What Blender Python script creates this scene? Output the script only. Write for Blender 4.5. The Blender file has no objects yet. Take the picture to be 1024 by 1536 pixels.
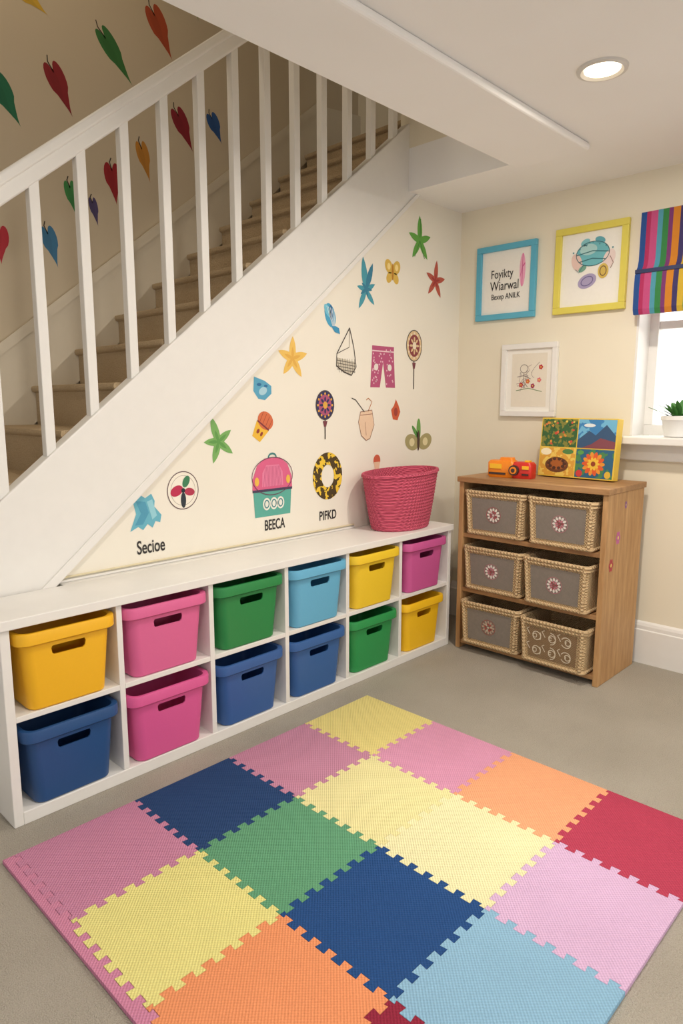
import bpy, bmesh, math, random
from math import sin, cos, pi, radians
from mathutils import Vector, Matrix
from mathutils.geometry import tessellate_polygon
random.seed(7)
SC = bpy.context.scene
COL = SC.collection

# ------------------------------------------------------------ materials
def lin(c):
    o = []
    for x in c[:3]:
        x = x/255.0
        o.append(x/12.92 if x <= .04045 else ((x+.055)/1.055)**2.4)
    return (o[0], o[1], o[2], 1)
MC = {}
def mat(name, col, rough=.6, kind=None, scale=50, bump=.1, col2=None, emit=0, metal=0):
    if name in MC: return MC[name]
    m = bpy.data.materials.new(name); m.use_nodes = True
    nt = m.node_tree; b = nt.nodes['Principled BSDF']
    b.inputs['Roughness'].default_value = rough
    b.inputs['Metallic'].default_value = metal
    c = lin(col); b.inputs['Base Color'].default_value = c
    c2 = lin(col2) if col2 else (c[0]*.86, c[1]*.86, c[2]*.86, 1)
    if emit:
        b.inputs['Emission Color'].default_value = c
        b.inputs['Emission Strength'].default_value = emit
    N = nt.nodes.new; Lk = nt.links.new
    if kind is None: kind = 'plain'
    tc = N('ShaderNodeTexCoord')
    def mth(op, a, bb=None):
        n = N('ShaderNodeMath'); n.operation = op
        for i, s in enumerate((a, bb)):
            if s is None: continue
            if isinstance(s, (int, float)): n.inputs[i].default_value = s
            else: Lk(s, n.inputs[i])
        return n.outputs[0]
    def mix(fac, a, d):
        n = N('ShaderNodeMix'); n.data_type = 'RGBA'
        Lk(fac, n.inputs[0]); n.inputs[6].default_value = a; n.inputs[7].default_value = d
        Lk(n.outputs[2], b.inputs['Base Color'])
    def bmp(h, s, dist=.01):
        n = N('ShaderNodeBump'); n.inputs['Strength'].default_value = s
        n.inputs['Distance'].default_value = dist
        Lk(h, n.inputs['Height']); Lk(n.outputs[0], b.inputs['Normal'])
    def noise(sc, det=3, vec=None):
        n = N('ShaderNodeTexNoise'); n.inputs['Scale'].default_value = sc; n.inputs['Detail'].default_value = det
        Lk(vec or tc.outputs['Object'], n.inputs['Vector']); return n.outputs[0]
    if kind == 'plain':
        n = noise(scale); cc = (c[0]*.95, c[1]*.95, c[2]*.95, 1)
        mix(n, c, cc)
        if bump: bmp(n, bump, .002)
    elif kind == 'paint':
        n = noise(2.5, 2); mix(n, c, (c[0]*.95, c[1]*.945, c[2]*.93, 1))
        bmp(noise(220, 2), .06, .002)
    elif kind == 'carpet':
        n = noise(scale, 4); n2 = noise(3, 3)
        mix(mth('ADD', mth('MULTIPLY', n, .75), mth('MULTIPLY', n2, .35)), c, c2)
        bmp(n, bump, .012)
    elif kind == 'wood':
        mp = N('ShaderNodeMapping'); mp.inputs['Scale'].default_value = (12, 1.2, 12) if scale == 0 else (14, 14, 1.3)
        Lk(tc.outputs['Object'], mp.inputs[0])
        n = noise(2.2, 6, mp.outputs[0]); n2 = noise(12, 5, mp.outputs[0])
        f = mth('ADD', mth('MULTIPLY', n, .9), mth('MULTIPLY', n2, .35))
        r = N('ShaderNodeValToRGB'); r.color_ramp.elements[0].position = .4; r.color_ramp.elements[1].position = .85
        r.color_ramp.elements[0].color = c; r.color_ramp.elements[1].color = c2
        Lk(f, r.inputs[0]); Lk(r.outputs[0], b.inputs['Base Color']); bmp(n2, .15, .002)
    elif kind == 'weave':   # two crossing sine waves
        s = N('ShaderNodeSeparateXYZ'); Lk(tc.outputs['Object'], s.inputs[0])
        xy = mth('ADD', s.outputs[0], s.outputs[1])
        a1 = mth('SINE', mth('MULTIPLY', xy, scale)); a2 = mth('SINE', mth('MULTIPLY', s.outputs[2], scale))
        f = mth('ADD', mth('MULTIPLY', mth('MULTIPLY', a1, a2), .5), .5)
        nn = noise(60, 3)
        mix(mth('ADD', mth('MULTIPLY', f, .7), mth('MULTIPLY', nn, .4)), c2, c); bmp(f, bump, .006)
    elif kind == 'foam':
        s = N('ShaderNodeSeparateXYZ'); Lk(tc.outputs['Object'], s.inputs[0])
        a1 = mth('SINE', mth('MULTIPLY', s.outputs[0], scale)); a2 = mth('SINE', mth('MULTIPLY', s.outputs[1], scale))
        f = mth('ADD', mth('MULTIPLY', mth('MULTIPLY', a1, a2), .5), .5)
        b.inputs['Specular IOR Level'].default_value = .2
        mix(mth('ADD', mth('MULTIPLY', f, .7), mth('MULTIPLY', noise(6, 3), .35)), c2, c); bmp(f, bump, .004)
    elif kind == 'splat':
        n = noise(scale, 2)
        r = N('ShaderNodeValToRGB'); r.color_ramp.interpolation = 'CONSTANT'
        r.color_ramp.elements[0].color = c; r.color_ramp.elements[1].position = .52; r.color_ramp.elements[1].color = c2
        Lk(n, r.inputs[0]); Lk(r.outputs[0], b.inputs['Base Color'])
    MC[name] = m
    return m
def pm(col, rough=.6):
    return mat('paint_%d_%d_%d' % tuple(col), col, rough, 'plain', 40, .03)

# ------------------------------------------------------------ mesh builder
class M:
    def __init__(s): s.v = []; s.f = []; s.mi = []; s.mats = []
    def idx(s, m):
        if m not in s.mats: s.mats.append(m)
        return s.mats.index(m)
    def add(s, vs, fs, m):
        o = len(s.v); s.v += [tuple(p) for p in vs]
        k = s.idx(m)
        for f in fs: s.f.append([o+i for i in f]); s.mi.append(k)
    def box(s, x0, x1, y0, y1, z0, z1, m):
        vs = [(x, y, z) for z in (z0, z1) for y in (y0, y1) for x in (x0, x1)]
        s.add(vs, [(0, 2, 3, 1), (4, 5, 7, 6), (0, 1, 5, 4), (2, 6, 7, 3), (0, 4, 6, 2), (1, 3, 7, 5)], m)
    def prism(s, pts, fn, a0, a1, m, tess=False):
        n = len(pts)
        vs = [fn(p, a0) for p in pts]+[fn(p, a1) for p in pts]
        sides = [(i, (i+1) % n, n+(i+1) % n, n+i) for i in range(n)]
        if tess:
            tr = tessellate_polygon([[Vector((p[0], p[1], 0)) for p in pts]])
            caps = [tuple(t)[::-1] for t in tr]+[tuple(n+i for i in t) for t in tr]
        else: caps = [list(range(n))[::-1], list(range(n, 2*n))]
        s.add(vs, caps+sides, m)
    def loft(s, rings, m, c0=True, c1=True):
        n = len(rings[0]); vs = [p for r in rings for p in r]; fs = []
        for k in range(len(rings)-1):
            for i in range(n): fs.append((k*n+i, k*n+(i+1) % n, (k+1)*n+(i+1) % n, (k+1)*n+i))
        if c0: fs.append(list(range(n))[::-1])
        if c1: fs.append([(len(rings)-1)*n+i for i in range(n)])
        s.add(vs, fs, m)
    def tube(s, path, r, m, n=8, closed=False):
        P = [Vector(p) for p in path]; rings = []
        L = len(P)
        for i, p in enumerate(P):
            if closed: t = P[(i+1) % L]-P[i-1]
            else: t = P[min(i+1, L-1)]-P[max(i-1, 0)]
            t.normalize(); up = Vector((0, 0, 1)) if abs(t.z) < .9 else Vector((1, 0, 0))
            a = t.cross(up).normalized(); b = t.cross(a).normalized()
            rr = r[i] if isinstance(r, (list, tuple)) else r
            rings.append([p+a*cos(2*pi*k/n)*rr+b*sin(2*pi*k/n)*rr for k in range(n)])
        if closed: rings.append(rings[0]); s.loft(rings, m, False, False)
        else: s.loft(rings, m)
    def build(s, name, parent=None, bevel=0, smooth=0, seg=2, loc=None, recalc=True):
        me = bpy.data.meshes.new(name); me.from_pydata(s.v, [], s.f); me.update()
        for m in s.mats: me.materials.append(m)
        for p, k in zip(me.polygons, s.mi): p.material_index = k
        if recalc:
            b = bmesh.new(); b.from_mesh(me); bmesh.ops.recalc_face_normals(b, faces=b.faces[:]); b.to_mesh(me); b.free()
        if smooth:
            for p in me.polygons: p.use_smooth = True
            me.set_sharp_from_angle(angle=radians(smooth))
        o = bpy.data.objects.new(name, me); COL.objects.link(o)
        if loc: o.location = loc
        if parent: o.parent = parent
        if bevel:
            d = o.modifiers.new('bevel', 'BEVEL'); d.width = bevel; d.segments = seg; d.limit_method = 'ANGLE'; d.angle_limit = radians(40)
        return o
def empty(name, loc=(0, 0, 0)):
    o = bpy.data.objects.new(name, None); o.location = loc; o.empty_display_size = .1; COL.objects.link(o); return o
XZ = lambda p, a: (p[0], a, p[1])
YZ = lambda p, a: (a, p[0], p[1])
XY = lambda p, a: (p[0], p[1], a)

# ------------------------------------------------------------ palette
WALL = mat('cream_wall_paint', (236, 228, 208), .85, 'paint')
WALLL = mat('pale_wall_paint', (241, 236, 224), .85, 'paint')
WALLS = mat('stairwell_wall_paint', (210, 196, 172), .85, 'paint')
CEIL = mat('ceiling_paint', (246, 245, 244), .9, 'paint')
WHITE = mat('white_gloss_paint', (236, 234, 230), .4, 'plain', 20, .03)
SKIRT = mat('stair_skirting_paint', (222, 212, 192), .5, 'plain', 20, .03)
CARPET = mat('beige_carpet', (214, 207, 195), .97, 'carpet', 240, .9, (146, 137, 121))
STCARP = mat('stair_carpet', (214, 192, 158), .97, 'carpet', 160, .7, (162, 138, 104))
BLACK = pm((35, 33, 32))

CH = 2.757
# ------------------------------------------------------------ room shell
g = M(); g.box(-2, 4.3, -2.2, 3.8, -.1, 0, CARPET); g.build('floor')
g = M()
g.box(4, 4.3, -2.2, .3, 0, 5.2, WALL); g.box(4, 4.3, .3, 1.56, 0, 1.283, WALL); g.box(4, 4.3, .3, 1.56, 2.5, 5.2, WALL); g.box(4, 4.3, 1.56, 3.8, 0, 5.2, WALL)
g.build('wall_back')
sl = lambda x: 1.145+.817*(x-.951)      # top edge of stringer
xs = .951+(CH-1.145+.25)/.817
g = M(); x_0 = .951+(0-1.145+.25)/.817
g.prism([(x_0, 0), (4, 0), (4, CH), (xs, CH)], XZ, 2.758, 2.788, WALLL); g.build('wall_left')
g = M(); g.box(-2, 4, 3.7, 3.8, 0, 5.2, WALLS); g.build('wall_stairwell')
g = M()
g.box(-2, 4, -2.2, 2.0, CH, 3.0, CEIL); g.box(3.39, 4, 2.0, 2.79, CH, 3.0, CEIL); g.box(-2, -1, 2.0, 3.7, CH, 3.0, CEIL)
g.box(-2, 4, -2.2, 3.7, 5.2, 5.3, CEIL)
g.build('ceiling')
g = M(); g.box(-2, 3.39, 1.6, 2.0, CH-.035, CH, CEIL); g.build('trim_1', bevel=.014, seg=3)
g = M(); g.box(3.39, 3.47, 2.0, 2.79, 3.0, 5.2, WALL); g.box(-1, 3.47, 1.92, 2.0, 3.0, 5.2, WALL); g.box(-1.08, -1, 1.92, 3.7, 3.0, 5.2, WALL)
g.build('wall_upper')
g = M()
prof = [(4, 0), (3.975, 0), (3.975, .20), (3.982, .205), (3.982, .225), (3.988, .24), (4, .25)]
g.prism(prof, lambda p, a: (p[0], a, p[1]), -2.2, 2.758, WHITE); g.build('baseboard_back')
g = M(); g.box(1.0, 2.95, 2.744, 2.758, .774, .784, WHITE); g.box(1.0, 2.95, 2.748, 2.758, .79, .797, mat('cream_bead', (225, 214, 180), .6)); g.build('trim_2', bevel=.002)

# ------------------------------------------------------------ staircase
stair = empty('staircase')
pts = []
rise, run = .2, .2448
X1 = .951+(.2-1.175)/.817
x = X1; pts.append((x+.02, 0))
for k in range(1, 17):
    xn = X1+(k-1)*run; z = rise*k
    pts += [(xn+.022, z-.035), (xn+.006, z-.03), (xn, z-.018), (xn+.004, z-.004), (xn+.016, z)]
    pts.append((xn+run+.022 if k < 16 else 4.0, z))
pts.append((4.0, 0))
g = M(); g.prism(pts, XZ, 2.796, 3.675, STCARP, tess=True); g.build('carpeted_steps', stair, smooth=50)
g = M()
dep = lambda x: .503-.02*(x-1.13)
xb0 = .951+(.53-1.145)/.817
xt0 = .951+(0-1.145)/.817
g.prism([(xt0, 0), (xb0, 0), (3.55, sl(3.55)-dep(3.55)), (3.55, sl(3.55))], XZ, 2.722, 2.795, WHITE)
g.build('stringer', stair, bevel=.006)
g = M()
g.prism([(xb0-.05, 0), (xb0+.02, 0), (3.55, sl(3.55)-dep(3.55)-.008), (3.55, sl(3.55)-dep(3.55)+.022)], XZ, 2.712, 2.7225, WHITE)
g.build('stringer_moulding', stair, bevel=.004)
g = M()
g.prism([(-.5, 0), (-.1, 0), (3.6, 1.175+.817*(3.6-.951)-.05), (4, 3.2), (4, 3.6), (3.55, 3.55), (-.5, .35)], XZ, 3.676, 3.6995, SKIRT, tess=True)
g.prism([(-.5, .30), (3.55, 3.50), (3.55, 3.56), (-.5, .36)], XZ, 3.668, 3.676, SKIRT)
g.build('stair_skirting', stair)
rail = empty('stair_railing')
g = M()
for i in range(-5, 14):
    bx = .968+.1925*i; w = .02
    g.prism([(bx-w, sl(bx-w)-.01), (bx+w, sl(bx+w)-.01), (bx+w, sl(bx+w)+1.03), (bx-w, sl(bx-w)+1.03)], XZ, 2.738, 2.778, WHITE)
g.build('balusters', rail, bevel=.003)
g = M()
r0, r1 = -.3, 3.55
g.prism([(r0, sl(r0)+1.01), (r1, sl(r1)+1.01), (r1, sl(r1)+1.09), (r0, sl(r0)+1.09)], XZ, 2.733, 2.783, WHITE)
g.prism([(r0, sl(r0)+1.075), (r1, sl(r1)+1.075), (r1, sl(r1)+1.125), (r0, sl(r0)+1.125)], XZ, 2.722, 2.794, WHITE)
g.build('handrail', rail, bevel=.01, seg=3)
g = M(); g.box(-.39, -.29, 2.708, 2.808, 0, 1.25, WHITE); g.box(-.405, -.275, 2.693, 2.823, 1.25, 1.28, WHITE); g.prism([(-.39, 1.28), (-.29, 1.28), (-.34, 1.33)], XZ, 2.71, 2.806, WHITE)
g.build('newel_post', rail, bevel=.005)

# ------------------------------------------------------------ cubby unit
CX0, CX1, CY0, CY1, CZ = .795, 3.456, 2.40, 2.70, .773
cub = empty('cubby_storage_unit')
g = M()
g.box(CX0-.01, CX1+.01, CY0-.012, 2.711, CZ-.036, CZ, WHITE); g.box(1.16, CX1+.01, 2.711, 2.757, CZ-.036, CZ, WHITE)
g.box(CX0, CX0+.034, CY0, CY1, 0, CZ-.036, WHITE); g.box(CX1-.03, CX1, CY0, CY1, 0, CZ-.036, WHITE)
g.box(CX0+.034, CX1-.03, CY0, CY1, 0, .05, WHITE)
g.build('carcass', cub, bevel=.003)
g = M()
divs = [1.238, 1.668, 2.104, 2.53, 2.97]
for d in divs: g.box(d-.012, d+.012, CY0+.003, CY1-.008, .05, CZ-.036, WHITE)
edges = [CX0+.034]+divs+[CX1-.03]
for i in range(6):
    g.box(edges[i]+(.012 if i else 0), edges[i+1]-(.012 if i < 5 else 0), CY0+.003, CY1-.008, .39, .412, WHITE)
g.box(CX0+.034, CX1-.03, CY1-.008, CY1, .05, CZ-.036, WHITE)
g.build('dividers', cub, bevel=.002)

# bins
def rr2(w, d, r, z, n=5):
    P = []
    for (sx, sy, a0) in ((1, 1, 0), (-1, 1, 90), (-1, -1, 180), (1, -1, 270)):
        for k in range(n+1):
            a = radians(a0+90*k/n); P.append((sx*(w/2-r)+r*cos(a), sy*(d/2-r)+r*sin(a), z))
    return P
dummy = mat('bin_plastic_base', (200, 200, 200))
g = M()
R = [rr2(.290, .236, .03, 0), rr2(.306, .25, .04, .006), rr2(.348, .276, .042, .250), rr2(.378, .300, .045, .252), rr2(.390, .310, .047, .257), rr2(.393, .312, .05, .290), rr2(.388, .307, .048, .299), rr2(.376, .298, .045, .30),
     rr2(.350, .276, .04, .298), rr2(.336, .264, .036, .25), rr2(.298, .24, .034, .012), rr2(.28, .22, .03, .008)]
g.loft(R, dummy)
proto = g.build('bin_proto')
g = M(); 
g.prism([(-.064, .206), (-.056, .199), (.056, .199), (.064, .206), (.067, .224), (.062, .234), (-.062, .234), (-.067, .224)], lambda p, a: (p[0], a, p[1]), -.25, -.1, dummy)
cutter = g.build('bin_cut')
bm_ = proto.modifiers.new('b', 'BOOLEAN'); bm_.object = cutter; bm_.operation = 'DIFFERENCE'; bm_.solver = 'EXACT'
bpy.context.view_layer.update()
dg = bpy.context.evaluated_depsgraph_get()
binmesh = bpy.data.meshes.new_from_object(proto.evaluated_get(dg))
bpy.data.objects.remove(proto); bpy.data.objects.remove(cutter)
for p in binmesh.polygons: p.use_smooth = True
binmesh.set_sharp_from_angle(angle=radians(38))
top = [(245, 186, 30), (224, 104, 156), (40, 136, 72), (104, 180, 218), (243, 205, 46), (205, 90, 154)]
bot = [(38, 80, 134), (224, 94, 156), (54, 96, 160), (52, 98, 162), (42, 150, 80), (248, 196, 30)]
for row, cols, z in ((0, top, .4125), (1, bot, .0505)):
    for i, c in enumerate(cols):
        me = binmesh.copy(); me.name = 'storage_bin'
        me.materials.clear(); me.materials.append(mat('bin_%d_%d_%d' % c, c, .42, 'plain', 120, .08))
        o = bpy.data.objects.new('storage_bin', me); COL.objects.link(o)
        cx = (edges[i]+edges[i+1])/2
        wcell = edges[i+1]-edges[i]
        s = min(1, (wcell-.03)/.394)
        o.scale = (s, 1, 1)
        o.location = (cx+(-.006 if row else -.003), 2.40+.158-.026+random.uniform(-.008, .004), z)
        o.rotation_euler = (0, 0, radians(random.uniform(-.6, .6)))

# pink woven basket
PB = mat('pink_woven_fibre', (218, 98, 122), .85, 'weave', 330, .9, (170, 56, 86))
g = M(); rings = []
NB = 64; coils = 17; Hb = .33
def ell(rx, ry, z, drop=0):
    return [(rx*cos(2*pi*k/NB), ry*sin(2*pi*k/NB), z-drop*(.5-.5*cos(2*pi*k/NB))) for k in range(NB)]
for j in range(coils*4+1):
    t = j/(coils*4); z = t*Hb
    rx = .205+.075*t**.8; ry = .135+.035*t**.8
    bul = .0045*abs(sin(pi*t*coils))
    rings.append(ell(rx+bul, ry+bul, z, .02*t))
rings.append(ell(.292, .181, Hb+.006, .02)); rings.append(ell(.288, .178, Hb+.02, .02)); rings.append(ell(.272, .163, Hb+.02, .02)); rings.append(ell(.266, .158, Hb, .02))
rings.append(ell(.20, .13, .02, 0))
g.loft(rings, PB); g.build('woven_basket', loc=(3.165, 2.570, CZ+.001), smooth=60)

# ------------------------------------------------------------ play mat
tiles = [[(238, 222, 142), (226, 158, 190), (248, 174, 130), (188, 66, 92)],
         [(206, 144, 172), (241, 232, 170), (244, 237, 188), (222, 186, 222)],
         [(42, 72, 120), (102, 164, 126), (40, 80, 138), (146, 190, 220)],
         [(206, 140, 172), (238, 230, 148), (242, 156, 108), (150, 42, 66)]]
matp = empty('foam_play_mat')
MX, MY, TX, TY = 2.50, 2.235, .442, .422
def teeth(p0, p1, N=7, h=.024):
    p0 = Vector(p0); p1 = Vector(p1); d = p1-p0; L = d.length; d.normalize(); n = Vector((-d.y, d.x)); out = []
    for i in range(N):
        c = L*(i+.5)/N; a = L/N*.20; b_ = L/N*.26
        if i == 0: out.append(p0+d*(c-a-.004))
        for (s, q) in ((c-a, -h/2 if i else 0), (c-b_, h/2), (c+b_, h/2), (c+a, -h/2 if i < N-1 else 0)):
            out.append(p0+d*s+n*q)
    return out
def hedge(ix, jy):
    x = MX-ix*TX; return teeth((x, MY-jy*TY), (x, MY-(jy+1)*TY))
def vedge(ix, jy):
    y = MY-jy*TY; return teeth((MX-ix*TX, y), (MX-(ix+1)*TX, y))
for a in range(4):
    for b_ in range(4):
        c = tiles[a][b_]
        P = [Vector((MX-a*TX, MY-b_*TY))]
        if b_ > 0: P += vedge(a, b_)
        P.append(Vector((MX-(a+1)*TX, MY-b_*TY)))
        P += hedge(a+1, b_)
        P.append(Vector((MX-(a+1)*TX, MY-(b_+1)*TY)))
        if b_ < 3: P += vedge(a, b_+1)[::-1]
        P.append(Vector((MX-a*TX, MY-(b_+1)*TY)))
        if a > 0: P += hedge(a, b_)[::-1]
        cen = Vector((MX-(a+.5)*TX, MY-(b_+.5)*TY))
        P = [cen+(p-cen)*.9975 for p in P]
        g = M(); m = mat('foam_%d_%d_%d' % c, c, .95, 'foam', 2*pi/.0115, .7, tuple(int(q*.87) for q in c))
        g.prism([(p.x, p.y) for p in P], XY, .001, .014, m, tess=True); g.build('mat_tile', matp)
P = [Vector((MX-4*TX-.001, MY))]
for j in range(4): P += [p-Vector((.001, 0)) for p in hedge(4, j)]
P += [Vector((MX-4*TX-.001, MY-4*TY)), Vector((MX-4*TX-.038, MY-4*TY)), Vector((MX-4*TX-.038, MY))]
g = M(); g.prism([(p.x, p.y) for p in P], XY, .001, .014, mat('foam_edge_pink', (212, 142, 172), .95, 'foam', 2*pi/.0115, .7, (188, 120, 150)), tess=True); g.build('mat_border', matp)

# ------------------------------------------------------------ decals
def PL(plane):
    if plane == 'L': return lambda u, v, k: (u, 2.7572-.0006*k-.0004, v)
    if plane == 'S': return lambda u, v, k: (u, 3.6992-.0006*k, v)
class D:   # flat layered artwork
    def __init__(s, cx, cz, w=1, h=1, rot=0): s.p = []; s.c = (cx, cz); s.s = (w, h); s.r = radians(rot)
    def poly(s, pts, col, k=0): s.p.append((pts, col, k)); return s
    def ell(s, cx, cy, rx, ry, col, k=0, rot=0, n=24):
        a = radians(rot)
        return s.poly([(cx+rx*cos(t)*cos(a)-ry*sin(t)*sin(a), cy+rx*cos(t)*sin(a)+ry*sin(t)*cos(a)) for t in [2*pi*i/n for i in range(n)]], col, k)
    def star(s, cx, cy, R, ri, col, k=0, rot=90, arms=5, p=1.5):
        pts = []; n = arms*12
        for i in range(n):
            t = i/n*arms; d = abs((t+.5) % 1-.5)*2; kk = int(t+.5) % arms
            RR = R[kk] if isinstance(R, (list, tuple)) else R
            r = ri+(RR-ri)*(1-d)**p; a = radians(rot)+2*pi*i/n
            pts.append((cx+r*cos(a), cy+r*sin(a)))
        return s.poly(pts, col, k)
    def line(s, pts, wd, col, k=1):
        P = [Vector(p) for p in pts]; A = []; B = []
        for i, p in enumerate(P):
            t = (P[min(i+1, len(P)-1)]-P[max(i-1, 0)]).normalized(); n = Vector((-t.y, t.x))*wd/2
            A.append(p+n); B.append(p-n)
        for i in range(len(P)-1): s.poly([tuple(A[i]), tuple(A[i+1]), tuple(B[i+1]), tuple(B[i])], col, k)
        return s
    def ring(s, cx, cy, rx, ry, wd, col, k=1, n=32, rot=0):
        a = radians(rot); pts = []
        for i in range(n+1):
            t = 2*pi*i/n; x, y = rx*cos(t), ry*sin(t); pts.append((cx+x*cos(a)-y*sin(a), cy+x*sin(a)+y*cos(a)))
        return s.line(pts, wd, col, k)
    def emit(s, g, fn):
        for pts, col, k in s.p:
            out = []
            for (x, y) in pts:
                x *= s.s[0]; y *= s.s[1]
                out.append(fn(s.c[0]+x*cos(s.r)-y*sin(s.r), s.c[1]+x*sin(s.r)+y*cos(s.r), k))
            m = col if not isinstance(col, tuple) else pm(col)
            g.add(out, [list(range(len(out)))], m)
    def build(s, name, plane='L', parent=None):
        g = M(); s.emit(g, PL(plane)); return g.build(name, parent, recalc=False)
TEAL = (70, 156, 176); PINK = (222, 90, 140); GRN = (112, 178, 74); INK = (78, 70, 66)
D(3.55, 2.51, 1, 1).star(0, 0, [.15, .115, .13, .13, .115], .036, (100, 168, 70), 0, 92).line([(0, .02), (.005, .13)], .006, (64, 130, 54), 1).line([(0, 0), (-.05, -.1)], .005, (64, 130, 54), 1).line([(0, 0), (.05, -.1)], .005, (64, 130, 54), 1).build('starfish_decal')
D(3.05, 2.19).star(0, -.03, [.185, .075, .125, .11, .09], .024, TEAL, 0, 98).star(.005, -.025, [.16, .05, .06, .05, .05], .016, (52, 126, 156), 1, 70).build('starfish_decal')
D(3.72, 2.29).star(0, 0, [.13, .105, .115, .115, .105], .032, (190, 88, 70), 0, 85).star(0, 0, .05, .01, (165, 56, 54), 1, 85).build('starfish_decal')
D(2.475, 1.745).star(0, 0, [.115, .105, .105, .115, .11], .040, (238, 196, 98), 0, 88).star(0, 0, .06, .012, (228, 176, 78), 1, 88).build('starfish_decal')
D(1.985, 1.325).star(0, 0, [.13, .085, .11, .105, .095], .034, (122, 176, 98), 0, 108).star(0, 0, .06, .01, (96, 156, 78), 1, 108).build('starfish_decal')
Y = (222, 184, 84)
D(3.29, 2.29, .15, .14, 0).ell(-.24, .2, .22, .3, Y, 0, 25).ell(.24, .2, .22, .3, Y, 0, -25).ell(-.2, -.25, .17, .24, Y, 0, -25).ell(.2, -.25, .17, .24, Y, 0, 25).ell(0, 0, .06, .35, (190, 130, 40), 1).ell(-.24, .2, .1, .14, (250, 225, 150), 1).ell(.24, .2, .1, .14, (250, 225, 150), 1).build('butterfly_decal')
d = D(2.765, 1.975, .14, .16).ell(-.05, .1, .28, .42, (74, 166, 206), 0, 25).ell(-.2, .25, .13, .25, (120, 200, 225), 1, 40).ell(0, .2, .11, .25, (40, 110, 160), 1, 5).poly([(.1, -.2), (.45, -.3), (.5, -.5), (.2, -.45), (.05, -.3)], (60, 150, 195), 1)
for i in range(5): d.line([(-.25+.1*i, .4-.02*i), (.08+.03*i, -.25)], .02, (235, 245, 250), 2)
d.build('seashell_decal')
d = D(2.89, 1.80, .2, .27).line([(.12, .5), (-.4, -.05), (-.42, -.3), (-.1, -.42), (.2, -.48), (.4, -.3), (.3, .1), (.12, .5)], .03, INK, 1).poly([(-.42, -.12), (.36, -.2), (.4, -.3), (.2, -.47), (-.1, -.41), (-.4, -.3)], (206, 198, 180), 0)
for i in range(8): d.line([(-.38+.1*i, -.14), (-.3+.09*i, -.43)], .010, INK, 2)
for i in range(4): d.line([(-.4, -.18-.06*i), (.36, -.23-.06*i)], .010, INK, 2)
d.line([(.12, .5), (.1, .1), (-.4, -.05)], .015, INK, 2); d.build('net_bag_decal')
PK = (184, 82, 124); d = D(3.21, 1.73, .24, .25)
d.poly([(-.42, .48), (.42, .48), (.42, .3), (.48, -.5), (.12, -.5), (0, .1), (-.12, -.5), (-.48, -.5), (-.42, .3)], PK, 0)
for i in range(60):
    x = random.uniform(-.4, .4); y = random.uniform(-.46, .4)
    if abs(x) < .14 and y < .1: continue
    d.ell(x, y, .022, .022, (232, 190, 205), 1, n=8)
d.line([(-.42, .36), (.42, .36)], .03, (240, 205, 215), 1); d.ell(-.27, -.02, .08, .08, (235, 225, 220), 2); d.ell(.25, -.02, .08, .08, (235, 225, 220), 2); d.build('trousers_decal')
def lolly(cx, cz, name, c1, c2, c3, rx, ry, L):
    d = D(cx, cz).ell(0, 0, rx, ry, c1, 0).ring(0, 0, rx, ry, .006, INK, 1).ell(0, 0, rx*.72, ry*.72, c2, 1)
    for i in range(12):
        a = 2*pi*i/12; d.ell(rx*.8*cos(a), ry*.8*sin(a), rx*.1, rx*.1, c3, 2, n=8)
    for i in range(8):
        a = 2*pi*i/8; d.ell(rx*.42*cos(a), ry*.42*sin(a), rx*.2, rx*.1, c1, 3, math.degrees(a), 10)
    d.ell(0, 0, rx*.25, ry*.25, c3, 4).line([(0, -ry), (0, -L)], .009, INK, 1).poly([(-.018, -ry*1.1), (.018, -ry*1.1), (.008, -ry*1.5), (-.008, -ry*1.5)], (120, 60, 70), 2); d.build(name)
lolly(3.51, 1.87, 'lollipop_decal', (225, 195, 150), (140, 60, 66), (240, 225, 200), .077, .095, .27)
lolly(2.715, 1.50, 'lollipop_decal', (45, 45, 95), (176, 84, 120), (225, 170, 70), .07, .08, .19)
d = D(2.27, 1.585, .125, .13).poly([(-.45, .45), (.1, .3), (.45, .1), (.45, -.2), (.1, -.45), (-.25, -.4), (-.5, -.1)], (88, 166, 200), 0).ell(0, -.1, .22, .15, (170, 212, 228), 1, 20).ell(-.2, .15, .12, .06, (40, 110, 160), 1).ell(.15, .1, .1, .05, (40, 110, 160), 1); d.build('seashell_decal')
d = D(2.265, 1.395, .15, .16, -35).poly([(-.32, .02), (.32, .02), (.2, -.5), (-.2, -.5)], (240, 190, 60), 0).ell(0, .2, .36, .28, (216, 114, 72), 1).line([(-.3, .02), (.3, .02)], .05, (130, 50, 60), 2)
for i in range(4): d.line([(-.25+.16*i, .4), (-.2+.15*i, .05)], .02, (170, 70, 50), 3)
d.ell(-.08, -.25, .06, .08, (150, 60, 50), 2).ell(.1, -.25, .05, .08, (150, 60, 50), 2); d.build('ice_cream_decal')
d = D(3.06, 1.40, .17, .2).poly([(-.3, .3), (.3, .35), (.42, -.1), (.2, -.5), (0, -.55), (-.25, -.4), (-.4, 0)], (236, 205, 176), 0).line([(-.3, .3), (.3, .35), (.42, -.1), (.2, -.5), (0, -.55), (-.25, -.4), (-.4, 0), (-.3, .3)], .025, (150, 110, 90), 1).line([(-.1, .3), (-.55, .65), (-.75, .7)], .03, INK, 1).line([(.1, .32), (.3, .6), (.1, .7), (0, .65)], .03, (190, 120, 70), 1).line([(-.32, .2), (.34, .24)], .02, (170, 120, 100), 2).line([(-.05, .0), (.0, -.4)], .015, (170, 120, 100), 2); d.build('drawstring_bag_decal')
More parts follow.
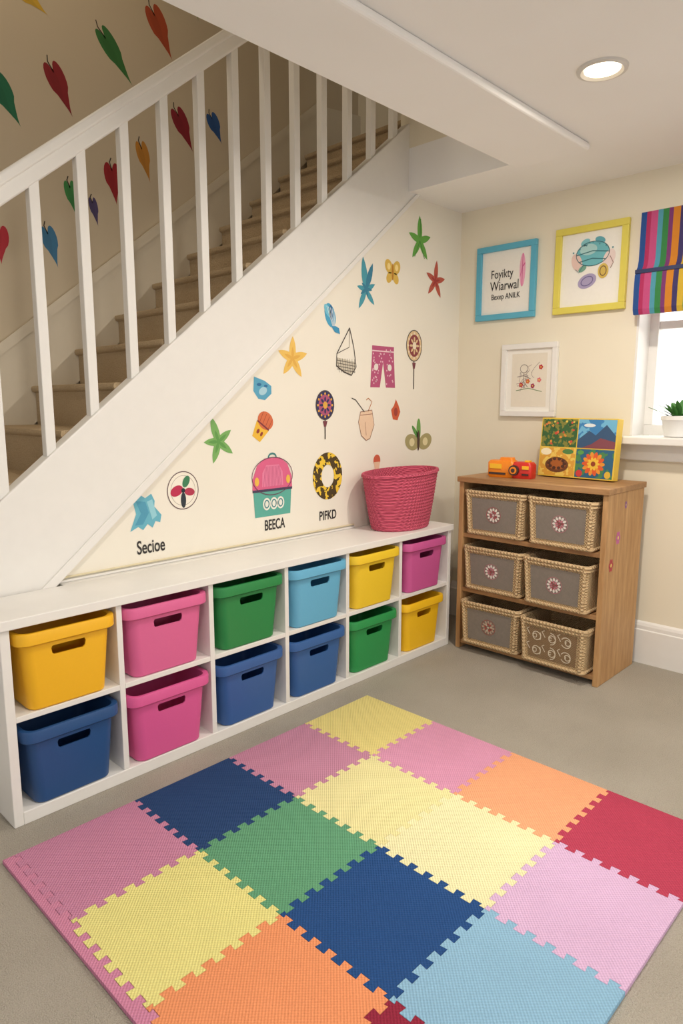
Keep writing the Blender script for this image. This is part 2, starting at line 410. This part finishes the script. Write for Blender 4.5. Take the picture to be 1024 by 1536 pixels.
D(3.335, 1.47, .09, .13).poly([(0, .5), (.3, .2), (.5, -.1), (.2, -.5), (-.3, -.45), (-.5, 0), (-.2, .2)], (206, 92, 56), 0).ell(0, -.1, .2, .2, (160, 60, 50), 1).build('acorn_decal')
D(3.16, 1.155, .08, .09).ell(0, .1, .4, .4, (206, 96, 70), 0).poly([(-.35, 0), (.35, 0), (.25, -.5), (-.25, -.5)], (236, 200, 170), 1).build('cupcake_decal')
d = D(3.57, 1.29, .27, .19).ell(-.25, -.15, .24, .3, (170, 160, 112), 0, 35).ell(.27, -.15, .24, .3, (170, 160, 112), 0, -35).ell(0, .25, .08, .4, (110, 165, 80), 1).ell(-.1, .15, .06, .3, (90, 150, 70), 1, 30).ell(-.25, -.15, .1, .14, (225, 215, 170), 1).ell(.27, -.15, .1, .14, (225, 215, 170), 1).ell(0, -.1, .05, .35, (80, 60, 50), 2); d.build('butterfly_decal')
# backpack
d = D(2.325, 1.085, .29, .33)
d.poly([(-.42, -.5), (.42, -.5), (.45, -.08), (-.45, -.08)], (92, 174, 160), 0).poly([(-.47, -.06), (.47, -.06), (.46, .12), (.36, .32), (.18, .43), (-.18, .43), (-.36, .32), (-.46, .12)], (222, 100, 142), 1)
d.ring(0, .44, .09, .06, .03, (60, 130, 130), 0).poly([(-.47, -.06), (-.47, -.1), (.47, -.1), (.47, -.06)], (70, 60, 90), 2)
d.poly([(-.25, -.02), (.25, -.02), (.24, .2), (.15, .32), (-.15, .32), (-.24, .2)], (232, 134, 170), 2)
for i in range(13): d.line([(-.22+.036*i, -.02), (-.17+.028*i, .3)], .008, (196, 70, 120), 3)
d.ell(-.37, .07, .05, .07, (240, 190, 80), 3).ell(.37, .07, .05, .07, (240, 190, 80), 3).ell(-.15, -.3, .09, .1, (240, 240, 230), 2).ell(.02, -.3, .09, .1, (240, 240, 230), 2).ell(.18, -.3, .09, .1, (240, 240, 230), 2).ring(-.15, -.3, .05, .06, .02, (60, 130, 140), 3).ring(.02, -.3, .05, .06, .02, (60, 130, 140), 3).ring(.18, -.3, .05, .06, .02, (60, 130, 140), 3)
d.ring(0, .14, .48, .3, .012, (110, 60, 90), 4); d.build('backpack_decal')
# ring with leopard pattern
LEO = mat('leopard_pattern', (74, 58, 26), .7, 'splat', 34, 0, (238, 200, 60))
g = M(); n = 40; o_ = []; i_ = []
for k in range(n):
    a = 2*pi*k/n; o_.append((2.735+.118*cos(a), 2.7565, 1.10+.135*sin(a))); i_.append((2.735+.05*cos(a), 2.7565, 1.10+.065*sin(a)))
g.add(o_+i_, [(k, (k+1) % n, n+(k+1) % n, n+k) for k in range(n)], LEO); g.build('swim_ring_decal', recalc=False)
# fan circle
d = D(1.775, 1.105, .175, .185).ell(0, 0, .47, .47, (246, 240, 226), 0).ring(0, 0, .48, .48, .022, (90, 60, 70), 1).ell(-.2, .0, .2, .13, (190, 40, 80), 2, 20).ell(.2, -.05, .16, .1, (180, 50, 80), 2, -10).ell(.1, .22, .16, .1, (60, 130, 90), 2, 60).ell(0, -.25, .08, .2, (40, 50, 60), 2).ell(0, 0, .06, .06, (30, 40, 50), 3).ring(0, 0, .38, .38, .01, (160, 150, 140), 1)
d.build('fan_decal')
d = D(1.575, 1.02, .16, .17).poly([(-.4, .42), (-.15, .5), (.0, .4), (.2, .5), (.3, .3), (.28, .15), (.5, -.1), (.45, -.3), (.3, -.25), (.2, -.42), (.05, -.3), (-.1, -.45), (-.25, -.35), (-.5, -.45), (-.3, .0)], (104, 180, 202), 0)
d.poly([(-.3, .35), (0, .3), (.1, 0), (-.1, -.3), (-.35, -.3), (-.15, 0)], (80, 156, 186), 1).poly([(.05, .3), (.22, .35), (.35, -.1), (.2, -.2)], (150, 208, 222), 1); d.build('dress_decal')
# long hearts on stairwell wall
hd_ = [((215, 175, 60), 1.61, 3.49, .2, .09, 60), ((30, 112, 80), 1.46, 2.98, .25, .11, 30), ((142, 32, 42), 1.74, 3.11, .26, .105, 25), ((56, 118, 62), 2.06, 3.37, .30, .10, 38),
       ((176, 76, 44), 2.35, 3.59, .28, .12, 28), ((70, 150, 60), 2.58, 3.84, .2, .06, 15), ((142, 28, 46), 2.48, 3.11, .25, .105, 28), ((40, 86, 150), 2.71, 3.18, .18, .09, 28),
       ((196, 134, 50), 2.21, 2.87, .22, .08, 15), ((158, 28, 38), 2.01, 2.71, .22, .1, 6), ((60, 142, 76), 1.77, 2.58, .19, .07, 12), ((76, 64, 110), 1.89, 2.54, .15, .05, 12),
       ((54, 118, 160), 1.64, 2.32, .21, .085, 15), ((190, 40, 58), 1.38, 2.29, .19, .09, 0)]
for c, X, Z, L, W, r in hd_:
    pts = []
    for i in range(40):
        t = 2*pi*i/40; hx = 16*sin(t)**3/32; hy = (13*cos(t)-5*cos(2*t)-2*cos(3*t)-cos(4*t))/29
        pts.append((hx*W*(1 if hy > -.1 else .82), (hy+.08)*L))
    d = D(X, Z, 1, 1, r).poly(pts, c, 0).line([(0, L*.3), (-.008, L*.5), (.004, L*.6)], .006, (70, 60, 50), 1)
    d.poly([(p[0]*.4-W*.12, p[1]*.7+L*.03) for p in pts], tuple(int(q*.95) for q in c), 1); d.build('heart_decal', 'S')

def text(name, body, size, loc, rot, col=(45, 42, 42), sx=.75, parent=None, bold=.0012, align='CENTER'):
    c = bpy.data.curves.new(name, 'FONT'); c.body = body; c.size = size; c.align_x = align; c.align_y = 'CENTER'; c.extrude = .0004; c.offset = bold
    c.materials.append(pm(col)); o = bpy.data.objects.new(name, c); COL.objects.link(o)
    o.location = loc; o.rotation_euler = rot; o.scale = (sx, 1, 1)
    if parent: o.parent = parent
    return o
RL = (radians(90), 0, 0); RB = (radians(90), 0, radians(-90))
text('wall_lettering', 'Secioe', .086, (1.595, 2.7562, .862), RL, sx=.64)
text('wall_lettering', 'BEECA', .078, (2.335, 2.7562, .870), RL, sx=.62)
text('wall_lettering', 'PIFKD', .074, (2.735, 2.7562, .872), RL, sx=.72)

# ------------------------------------------------------------ framed pictures
def frame(name, cy, cz, w, h, fw, col, inner, tilt=0):
    e = empty(name, (3.998, cy, cz)); g = M(); fm = mat(name+'_%d' % col[0], col, .5, 'plain', 30, .05)
    t = .028
    for (a, b_, c_, d_) in ((-w/2, w/2, h/2-fw, h/2), (-w/2, w/2, -h/2, -h/2+fw), (-w/2, -w/2+fw, -h/2+fw, h/2-fw), (w/2-fw, w/2, -h/2+fw, h/2-fw)):
        g.box(-t, 0, a, b_, c_, d_, fm)
    g.build('frame_moulding', e, bevel=.003)
    g = M(); g.box(-.010, -.001, -w/2+fw, w/2-fw, -h/2+fw, h/2-fw, inner); g.build('mount_board', e)
    return e
paper = mat('art_paper', (243, 240, 232), .8, 'plain', 60, .05)
fb = lambda u, v, k: (-.011-.0006*k, -u, v)
e = frame('framed_picture', 2.40, 2.275, .425, .462, .036, (92, 178, 206), paper)
g = M(); D(.115, .06, .05, .2).ell(0, 0, .4, .5, (240, 170, 200), 0, 0).line([(0, -.5), (0, .5)], .08, (215, 90, 150), 1).line([(-.3, -.2), (0, .1), (.35, .2)], .05, (215, 90, 150), 1).emit(g, fb); g.build('artwork', e, recalc=False)
for s, z, sz, oy in (('Foyikty', .052, .075, .03), ('Wiarwal', -.022, .082, .01), ('Bexep ANILK', -.088, .05, 0)):
    text('lettering', s, sz, (-.0118, oy, z), RB, sx=.74, parent=e, bold=.0001)
e = frame('framed_picture', 1.845, 2.285, .435, .49, .038, (224, 210, 92), paper)
g = M(); d = D(.01, .03, .26, .26)
d.ell(0, .2, .38, .26, (110, 186, 196), 0).ell(-.1, .3, .2, .12, (170, 212, 212), 1).ell(-.36, .05, .12, .2, (230, 200, 190), 1, 20).ell(.38, .05, .13, .2, (235, 215, 210), 1, -20).line([(-.38, .2), (0, .26), (.38, .2)], .02, (50, 110, 120), 2).line([(-.3, .05), (0, .1), (.3, .05)], .02, (50, 110, 120), 2)
d.ring(0, .2, .38, .26, .015, (50, 100, 110), 2).ell(-.1, -.38, .22, .15, (170, 160, 195), 1, 20).ring(-.1, -.38, .14, .09, .02, (110, 100, 150), 2, rot=20).ell(.26, -.2, .12, .16, (215, 185, 90), 2).ring(.26, -.2, .07, .1, .02, (120, 90, 60), 3).ell(-.22, -.1, .1, .06, (120, 170, 150), 2, 30)
for i in range(7): d.ell(-.45+.15*i, .45-.06*abs(i-3), .02, .02, (90, 150, 160), 2, n=8)
d.ell(-.18, .46, .11, .07, (130, 196, 204), 1, 25).ell(.16, .47, .12, .07, (96, 170, 184), 1, -20).line([(-.2, -.02), (-.3, -.18), (-.38, -.1)], .014, (70, 120, 130), 3).line([(.4, .1), (.48, -.05), (.42, -.16)], .014, (150, 110, 100), 3)
d.emit(g, fb); g.build('artwork', e, recalc=False)
e = frame('framed_picture', 2.21, 1.655, .385, .455, .034, (236, 234, 230), paper)
g = M(); paper2 = mat('art_paper_cream', (232, 224, 208), .8, 'plain', 60, .05)
d = D(0, 0, .29, .36).poly([(-.42, -.46), (.42, -.46), (.42, .46), (-.42, .46)], paper2, 0)
for k in range(7):
    x0 = random.uniform(-.3, .2); y0 = random.uniform(-.3, .2); P = [(x0, y0)]
    for j in range(7): P.append((P[-1][0]+random.uniform(-.07, .09), P[-1][1]+random.uniform(-.05, .08)))
    d.line([(max(-.38, min(.38, a)), max(-.38, min(.38, b_))) for a, b_ in P], .008, (150, 130, 128), 1)
d.ring(-.12, .2, .09, .07, .01, (120, 104, 104), 2).line([(-.12, .13), (-.13, -.02), (-.22, -.12)], .01, (120, 104, 104), 2).line([(-.13, -.02), (-.02, -.12)], .01, (120, 104, 104), 2).line([(-.28, .06), (-.12, .08), (.05, .02)], .01, (120, 104, 104), 2)
for (x, y, c) in ((.28, .22, (200, 40, 60)), (-.18, -.08, (215, 60, 70)), (.1, -.1, (170, 40, 90)), (.25, 0, (230, 120, 130)), (-.02, -.02, (225, 110, 60))):
    for a in range(5): d.ell(x+.03*cos(a*1.257), y+.025*sin(a*1.257), .022, .019, c, 2, n=10)
    d.ell(x, y, .016, .013, (240, 210, 90), 3, n=8)
d.line([(-.3, -.18), (.0, -.14), (.32, -.2)], .012, (110, 140, 90), 1); d.emit(g, fb); g.build('artwork', e, recalc=False)

# ------------------------------------------------------------ wooden bookshelf
WOOD = mat('pine_wood', (206, 164, 114), .55, 'wood', 1, .1, (166, 122, 76)); WOODH = mat('pine_wood_horizontal', (186, 144, 98), .5, 'wood', 0, .1, (140, 100, 62))
SX0, SX1, SY0, SY1, SH = 3.45, 3.93, 1.43, 2.345, 1.075
bs = empty('wooden_bookshelf')
g = M(); g.box(SX0, SX1, SY0, SY0+.03, 0, SH-.032, WOOD); g.box(SX0, SX1, SY1-.03, SY1, 0, SH-.032, WOOD); g.build('side_panels', bs, bevel=.003)
g = M(); g.box(SX0-.015, SX1+.01, SY0-.008, SY1+.008, SH-.032, SH, WOODH)
for z in (.03, .365, .705): g.box(SX0+.012, SX1-.01, SY0+.03, SY1-.03, z, z+.026, WOODH)
g.box(SX1-.01, SX1, SY0+.03, SY1-.03, .03, SH-.032, WOODH); g.build('shelves', bs, bevel=.003)
g = M(); sd = lambda u, v, k: (u, SY0-.0006-.0005*k, v)
for (x, z, c, r) in ((3.60, .80, (205, 110, 165), .018), (3.68, .97, (150, 100, 160), .010), (3.53, .66, (190, 70, 80), .018)):
    d = D(x, z)
    for a in range(6): d.ell(r*cos(a*pi/3), r*sin(a*pi/3)*1.3, r*.6, r*.8, c, 0, n=10)
    d.ell(0, 0, r*.5, r*.6, (240, 210, 120), 1, n=10); d.emit(g, sd)
g.build('flower_stickers', bs, recalc=False)
WIC = mat('wicker', (228, 202, 160), .85, 'weave', 420, 1.0, (176, 142, 98)); WIR = mat('wicker_rim', (226, 200, 158), .85, 'weave', 300, 1.0, (174, 140, 98)); GREYF = mat('grey_liner_fabric', (150, 140, 130), .9, 'weave', 900, .3, (112, 104, 96))
def basket(cx, cy, z, w, h, dpt, rz, style):
    e = empty('wicker_basket', (cx, cy, z)); e.rotation_euler = (0, 0, radians(rz))
    g = M(); b0 = .94
    R = [rr2(dpt*b0, w*b0, .02, 0), rr2(dpt, w, .022, h), rr2(dpt-.03, w-.03, .018, h), rr2(dpt*b0-.03, w*b0-.03, .018, .012)]
    fr = -dpt/2
    g.loft(R, WIC); g.build('woven_body', e, smooth=40)
    g = M()
    for zz, rr in ((h-.004, .011), (h-.022, .009)):
        sc = b0+(1-b0)*zz/h; g.tube([(p[0], p[1], zz) for p in rr2(dpt*sc+.004, w*sc+.004, .024, zz)], rr, WIR, 8, True)
    g.tube([(p[0], p[1], .012) for p in rr2(dpt*b0+.006, w*b0+.006, .024, 0)], .009, WIR, 8, True)
    for s in (-1, 1):
        g.tube([(fr*b0-.003, s*(w*b0/2-.018), .01), (fr-.003, s*(w/2-.018), h-.01)], .011, WIR)
    g.build('rim', e, smooth=50)
    def fp(u, v, k):
        t = v/h; return (fr*(b0+(1-b0)*t)-.003-.0012*k, -u, v)
    g = M(); ww = w/2-.045
    pcol = GREYF if style != 3 else mat('brown_scroll_base', (160, 132, 98), .9, 'weave', 500, .5, (116, 90, 62))
    D(0, 0).poly([(-ww+.008, .035), (ww-.008, .035), (ww, h-.038), (-ww, h-.038)], pcol, 0).emit(g, fp)
    d = D(0, h*.5)
    if style == 3:
        for i in range(3):
            for j in range(2):
                cxx = -ww*.62+i*ww*.62; cyy = -.045+j*.085
                for q0 in range(2):
                    sg = 1 if q0 == 0 else -1
                    P = [(cxx+sg*(.004+.030*t_)*cos(t_*7+i+q0*3.1), cyy+(.004+.030*t_)*sin(t_*7+i+q0*3.1)) for t_ in [k_/14 for k_ in range(15)]]
                    d.line(P, .005, (228, 216, 194), 2+q0)
                d.line([(cxx-.036, cyy), (cxx-.055, cyy+.03), (cxx-.04, cyy+.04)], .005, (228, 216, 194), 2)
    else:
        cs = [(232, 224, 216), (176, 80, 88), (222, 190, 190)] if style == 0 else [(238, 230, 224), (200, 124, 138), (160, 70, 80)]
        if style == 2: cs = [(186, 160, 142), (170, 80, 70), (205, 190, 170)]
        for k in range(12):
            a = 2*pi*k/12; d.ell(.032*cos(a), .032*sin(a), .011, .0065, cs[0], 2, math.degrees(a), 12)
        for k in range(9):
            a = 2*pi*k/9+.2; d.ell(.019*cos(a), .019*sin(a), .009, .005, cs[1] if k % 3 else cs[2], 3, math.degrees(a), 10)
        d.ring(0, 0, .046, .046, .0025, cs[1], 2, 24); d.ell(0, 0, .007, .007, cs[2], 4, n=10)
    d.emit(g, fp); g.build('front_panel', e, recalc=False)
basket(3.625, 2.105, .7325, .385, .262, .36, 1.5, 0)
basket(3.615, 1.68, .7325, .385, .262, .36, -1, 1)
basket(3.625, 2.105, .3925, .385, .262, .36, 1, 1)
basket(3.60, 1.685, .3925, .385, .262, .36, -2, 1)
basket(3.60, 2.10, .0575, .385, .262, .36, 2, 2)
basket(3.585, 1.68, .0575, .39, .25, .36, -1, 3)

# picture board on shelf
e = empty('picture_board', (3.80, 1.775, SH+.0045)); e.rotation_euler = (0, radians(5), radians(-3))
g = M(); YEL = mat('board_edge', (232, 196, 70), .5, 'plain', 30, .03); g.box(-.03, .03, -.235, .235, 0, .345, YEL); g.build('board', e, bevel=.002)
bf = lambda u, v, k: (-.0306-.0006*k, -u, v)
g = M()
FOL = mat('foliage_print', (52, 96, 52), .6, 'splat', 34, 0, (130, 130, 56)); SKY = mat('sky_print', (60, 130, 186), .6, 'splat', 14, 0, (110, 180, 215)); YP = mat('yellow_print', (216, 160, 60), .6, 'splat', 30, 0, (232, 200, 96)); TQ = mat('turquoise_print', (40, 96, 130), .6, 'splat', 26, 0, (70, 130, 80))
d = D(0, 0)
d.poly([(-.228, .176), (-.003, .176), (-.003, .338), (-.228, .338)], FOL, 0).poly([(.003, .176), (.228, .176), (.228, .338), (.003, .338)], SKY, 0)
d.poly([(-.228, .007), (-.003, .007), (-.003, .17), (-.228, .17)], YP, 0).poly([(.003, .007), (.228, .007), (.228, .17), (.003, .17)], TQ, 0)
for i in range(26):
    d.ell(random.uniform(-.215, -.015), random.uniform(.188, .326), random.uniform(.005, .010), random.uniform(.005, .009), random.choice([(222, 150, 60), (204, 84, 60), (230, 204, 90), (40, 80, 50), (220, 120, 70)]), 1+i % 3, n=10)
d.poly([(.003, .176), (.228, .176), (.228, .25), (.17, .31), (.11, .25), (.07, .275), (.003, .22)], (52, 84, 120), 1).poly([(.03, .176), (.228, .176), (.228, .215), (.14, .235), (.09, .2)], (130, 70, 80), 2).ell(.07, .305, .035, .01, (225, 232, 235), 2)
d.ell(-.115, .07, .075, .045, (110, 64, 34), 1).ell(-.115, .075, .06, .034, (170, 96, 40), 2)
for k in range(10): d.ell(-.115+.05*cos(k*.63), .078+.028*sin(k*.63), .012, .01, (80, 46, 30), 3, n=8)
d.ell(-.19, .145, .035, .02, (245, 235, 200), 1).ell(-.05, .15, .035, .015, (80, 130, 70), 1)
for k in range(14):
    a = 2*pi*k/14; d.ell(.112+.045*cos(a), .088+.045*sin(a), .024, .012, (222, 92, 44) if k % 2 else (232, 150, 50), 1+k % 2, math.degrees(a), 12)
for k in range(10):
    a = 2*pi*k/10; d.ell(.112+.024*cos(a), .088+.024*sin(a), .014, .008, (240, 196, 66), 3, math.degrees(a), 10)
d.ell(.112, .088, .014, .014, (150, 60, 30), 4).ell(.03, .03, .02, .02, (205, 60, 60), 1).ell(.2, .03, .018, .02, (222, 182, 60), 1).ell(.03, .15, .02, .012, (90, 160, 80), 1)
d.emit(g, bf); g.build('printed_panels', e, recalc=False)

# toy camera
e = empty('toy_camera', (3.60, 2.08, SH+.001)); e.rotation_euler = (0, 0, radians(6))
OR = mat('toy_orange', (240, 138, 30), .35); RD = mat('toy_red', (208, 48, 38), .35); YL = mat('toy_yellow', (246, 190, 40), .35); DK = mat('toy_dark', (60, 44, 40), .3)
g = M(); g.loft([[(p[0], p[1]+.055, p[2]) for p in rr2(a, b_, .018, z)] for a, b_, z in ((.08, .155, 0), (.09, .168, .010), (.09, .168, .086), (.075, .150, .100))], OR)
g.loft([[(p[0], p[1]+.03, p[2]) for p in rr2(a, b_, .010, z)] for a, b_, z in ((.055, .09, .095), (.048, .075, .118))], OR); g.build('body', e, smooth=45)
g = M(); g.loft([[(p[0], p[1]-.075, p[2]) for p in rr2(a, b_, .015, z)] for a, b_, z in ((.080, .115, 0), (.088, .12, .01), (.088, .12, .080), (.07, .10, .096))], RD); g.build('side_block', e, smooth=45)
def disc(g, x0, x1, y, z, r, m, n=24): g.loft([[(x0, y+r*cos(2*pi*k/n), z+r*sin(2*pi*k/n)) for k in range(n)], [(x1, y+r*cos(2*pi*k/n), z+r*sin(2*pi*k/n)) for k in range(n)]], m)
g = M(); g.box(-.050, -.044, .045, .12, .052, .080, YL); g.box(-.051, -.044, .02, .125, .018, .030, DK)
disc(g, -.043, -.062, -.035, .048, .030, DK); disc(g, -.062, -.068, -.035, .048, .021, OR); disc(g, -.068, -.070, -.035, .048, .012, DK)
g.box(-.050, -.043, -.122, -.082, .055, .075, YL); g.box(-.050, -.043, -.122, -.082, .02, .03, DK); g.box(-.02, .012, -.115, -.085, .096, .106, YL)
g.build('lens_and_panels', e, bevel=.002)

# ------------------------------------------------------------ window
w = empty('window_1'); g = M(); WF = WHITE
y0, y1, z0, z1 = .3, 1.56, 1.325, 2.5
xg = 4.2
g.box(xg-.03, xg+.04, y0, y1, z0, z0+.06, WF); g.box(xg-.03, xg+.04, y0, y1, z1-.06, z1, WF)
for yy in (y0, .69, 1.11, y1-.06): g.box(xg-.03, xg+.04, yy, yy+.06, z0+.06, z1-.06, WF)
g.box(xg-.02, xg+.03, y0+.06, y1-.06, 1.93, 1.975, WF)
g.build('sash_frame', w, bevel=.004)
gm = bpy.data.materials.new('window_glass'); gm.use_nodes = True; nt = gm.node_tree; nt.nodes.clear()
o1 = nt.nodes.new('ShaderNodeOutputMaterial'); mx = nt.nodes.new('ShaderNodeMixShader'); tr = nt.nodes.new('ShaderNodeBsdfTransparent'); gl = nt.nodes.new('ShaderNodeBsdfGlossy'); gl.inputs['Roughness'].default_value = .02; mx.inputs[0].default_value = .06
nt.links.new(tr.outputs[0], mx.inputs[1]); nt.links.new(gl.outputs[0], mx.inputs[2]); nt.links.new(mx.outputs[0], o1.inputs[0])
g = M(); g.box(xg, xg+.006, y0+.06, y1-.06, z0+.06, z1-.06, gm); g.build('glass', w)
g = M(); g.box(3.87, 3.999, y0-.06, y1+.07, 1.283, 1.325, WHITE); g.box(3.999, 4.17, y0, y1, 1.283, 1.325, WHITE); g.box(3.965, 3.999, y0-.03, y1+.04, 1.19, 1.283, WHITE); g.build('window_sill', w, bevel=.006)
g = M(); g.box(4.0005, 4.17, y1-.012, y1, 1.325, z1, WHITE); g.box(4.0005, 4.17, y0, y0+.012, 1.325, z1, WHITE); g.build('jamb_lining', w)
# roman blind
cols = [(40, 90, 170), (205, 50, 110), (225, 90, 150), (90, 175, 200), (60, 150, 80), (140, 60, 130), (240, 150, 40), (70, 60, 120), (240, 200, 60), (60, 160, 110), (200, 45, 60), (50, 120, 190), (230, 100, 60), (120, 190, 90), (190, 60, 140), (245, 215, 90)]
bl = empty('roman_blind'); g = M()
yy = 1.55; i = 0
prof_u = [(3.945, 2.53), (3.945, 2.28), (3.935, 2.245), (3.92, 2.225)]
prof_l = [(3.93, 2.215), (3.905, 2.2), (3.90, 2.12), (3.905, 2.02), (3.915, 1.995), (3.93, 1.995)]
while yy > .32:
    wd = (.03, .022, .036, .026)[i % 4]; m = mat('stripe_%d' % (i % 16), tuple(int(q*.88) for q in cols[i % 16]), .85, 'weave', 900, .2, tuple(int(q*.78) for q in cols[i % 16]))
    for pr in (prof_u, prof_l):
        vs = [(x_, yy, z_) for x_, z_ in pr]+[(x_, yy-wd, z_) for x_, z_ in pr]; n = len(pr)
        g.add(vs, [(k, k+1, n+k+1, n+k) for k in range(n-1)], m)
    yy -= wd; i += 1
yend = yy
o = g.build('striped_fabric', bl, recalc=False); so = o.modifiers.new('s', 'SOLIDIFY'); so.thickness = .004; so.offset = 1
g = M(); g.box(3.95, 3.998, yend, 1.545, 2.49, 2.525, WHITE); g.build('head_rail', bl)
g = M(); g.box(3.905, 3.935, yend, 1.552, 2.208, 2.228, pm((40, 50, 90))); g.build('fold_rod', bl)

# potted plant
e = empty('potted_plant', (4.03, 1.30, 1.3255)); g = M(); POT = mat('white_ceramic', (236, 236, 234), .3)
def cir(r, z, n=32): return [(r*cos(2*pi*k/n), r*sin(2*pi*k/n), z) for k in range(n)]
g.loft([cir(.07, 0), cir(.078, .004), cir(.094, .09), cir(.1, .095), cir(.1, .115), cir(.092, .117), cir(.088, .1)], POT, True, False); g.build('pot', e, smooth=40)
g = M(); g.loft([cir(.0, .1), cir(.088, .1)], mat('soil', (70, 52, 38), .95, 'carpet', 90, .5), False, False); g.build('soil', e)
g = M(); LF = mat('leaf_green', (70, 130, 60), .5, 'plain', 30, .1)
for k in range(34):
    a = random.uniform(0, 2*pi); L = random.uniform(.07, .125); el = random.uniform(.45, 1.4); bx, by = .04*cos(a)*random.random(), .04*sin(a)*random.random()
    dr = Vector((cos(a)*cos(el), sin(a)*cos(el), sin(el))); sdv = Vector((-sin(a), cos(a), 0)); P = Vector((bx, by, .095)); up = dr.cross(sdv)
    vs = []
    for t, wv in ((0, .004), (.3, .012), (.6, .017), (.85, .011), (1, .001)):
        c_ = P+dr*L*t+Vector((cos(a), sin(a), 0))*L*.3*t*t
        vs += [c_-sdv*wv, c_-up*.003, c_+sdv*wv]
    g.add(vs, [(3*j+q_, 3*j+q_+1, 3*j+q_+4, 3*j+q_+3) for j in range(4) for q_ in range(2)], LF)
g.build('leaves', e, smooth=80, recalc=False)

# ------------------------------------------------------------ downlights
def arealight(name, loc, power, size, color, rot=(0, 0, 0), parent=None, shape='DISK', sy=None, spread=180):
    l = bpy.data.lights.new(name, 'AREA'); l.shape = shape; l.size = size; l.energy = power; l.color = color; l.spread = radians(spread)
    if sy: l.size_y = sy
    o = bpy.data.objects.new(name, l); o.location = loc; o.rotation_euler = rot; COL.objects.link(o)
    if parent: o.parent = parent
    return o
EM = mat('lamp_glow', (255, 236, 200), .5, emit=9)
RING = mat('downlight_ring', (214, 210, 204), .35)
for (x, y, pw) in ((2.70, 1.245, 25), (1.0, 1.0, 17), (1.0, -.7, 18), (2.7, -.7, 22)):  # first fitting is in view; the rest are added, unseen, to light the room
    e = empty('recessed_downlight', (x, y, CH)); g = M(); n = 40
    def cc(r, z): return [(r*cos(2*pi*k/n), r*sin(2*pi*k/n), z) for k in range(n)]
    g.loft([cc(.094, -.0005), cc(.092, -.008), cc(.078, -.012), cc(.066, -.004)], RING, False, False); g.build('trim_ring', e, smooth=40)
    g = M(); g.loft([cc(.066, -.0035), cc(.04, -.003)], EM, False, True); g.build('lens', e)
    arealight('bulb', (0, 0, -.02), pw, .11, (1, .92, .81), parent=e)
e = empty('added_stairwell_lamp', (1.2, 3.2, 4.7)); arealight('bulb', (0, 0, 0), 10, .3, (1, .84, .64), parent=e)  # added unseen lamp, gives the stairwell a weak warm light
g = M(); g.loft([cir(.12, .03), cir(.17, .01), cir(.16, .09), cir(.03, .14), cir(.01, .5)], WHITE, False, True); g.build('shade', e, smooth=40)
# low soft sun from outside the window, falling on the carpet
sl_ = bpy.data.lights.new('sun', 'SUN'); sl_.energy = 1.6; sl_.angle = radians(12); sl_.color = (1, .97, .92)
so_ = bpy.data.objects.new('sun', sl_); COL.objects.link(so_)
so_.rotation_euler = Vector((-1.0, .15, -.85)).to_track_quat('-Z', 'Y').to_euler(); so_.location = (8, 1, 6)

# world : bright overcast sky on the window side, dimmer interior tone on the other side
wd_ = bpy.data.worlds.new('World'); SC.world = wd_; wd_.use_nodes = True
nt = wd_.node_tree; bg = nt.nodes['Background']; bg.inputs[0].default_value = (1.0, .97, .94, 1)
tc = nt.nodes.new('ShaderNodeTexCoord'); sp = nt.nodes.new('ShaderNodeSeparateXYZ'); mr = nt.nodes.new('ShaderNodeMapRange')
nt.links.new(tc.outputs['Generated'], sp.inputs[0]); nt.links.new(sp.outputs[0], mr.inputs[0])
mr.inputs[1].default_value = .25; mr.inputs[2].default_value = .6; mr.inputs[3].default_value = .75; mr.inputs[4].default_value = 3.2
nt.links.new(mr.outputs[0], bg.inputs[1])

# ------------------------------------------------------------ camera
cam = bpy.data.cameras.new('camera'); co = bpy.data.objects.new('camera', cam); COL.objects.link(co); SC.camera = co
cam.sensor_fit = 'VERTICAL'; cam.sensor_height = 36; cam.sensor_width = 24; cam.lens = 24; cam.clip_start = .05
co.location = (0, 0, 1.51); co.rotation_euler = (radians(90)-math.atan(163/1024), 0, radians(44.07-90))
SC.view_settings.view_transform = 'Standard'
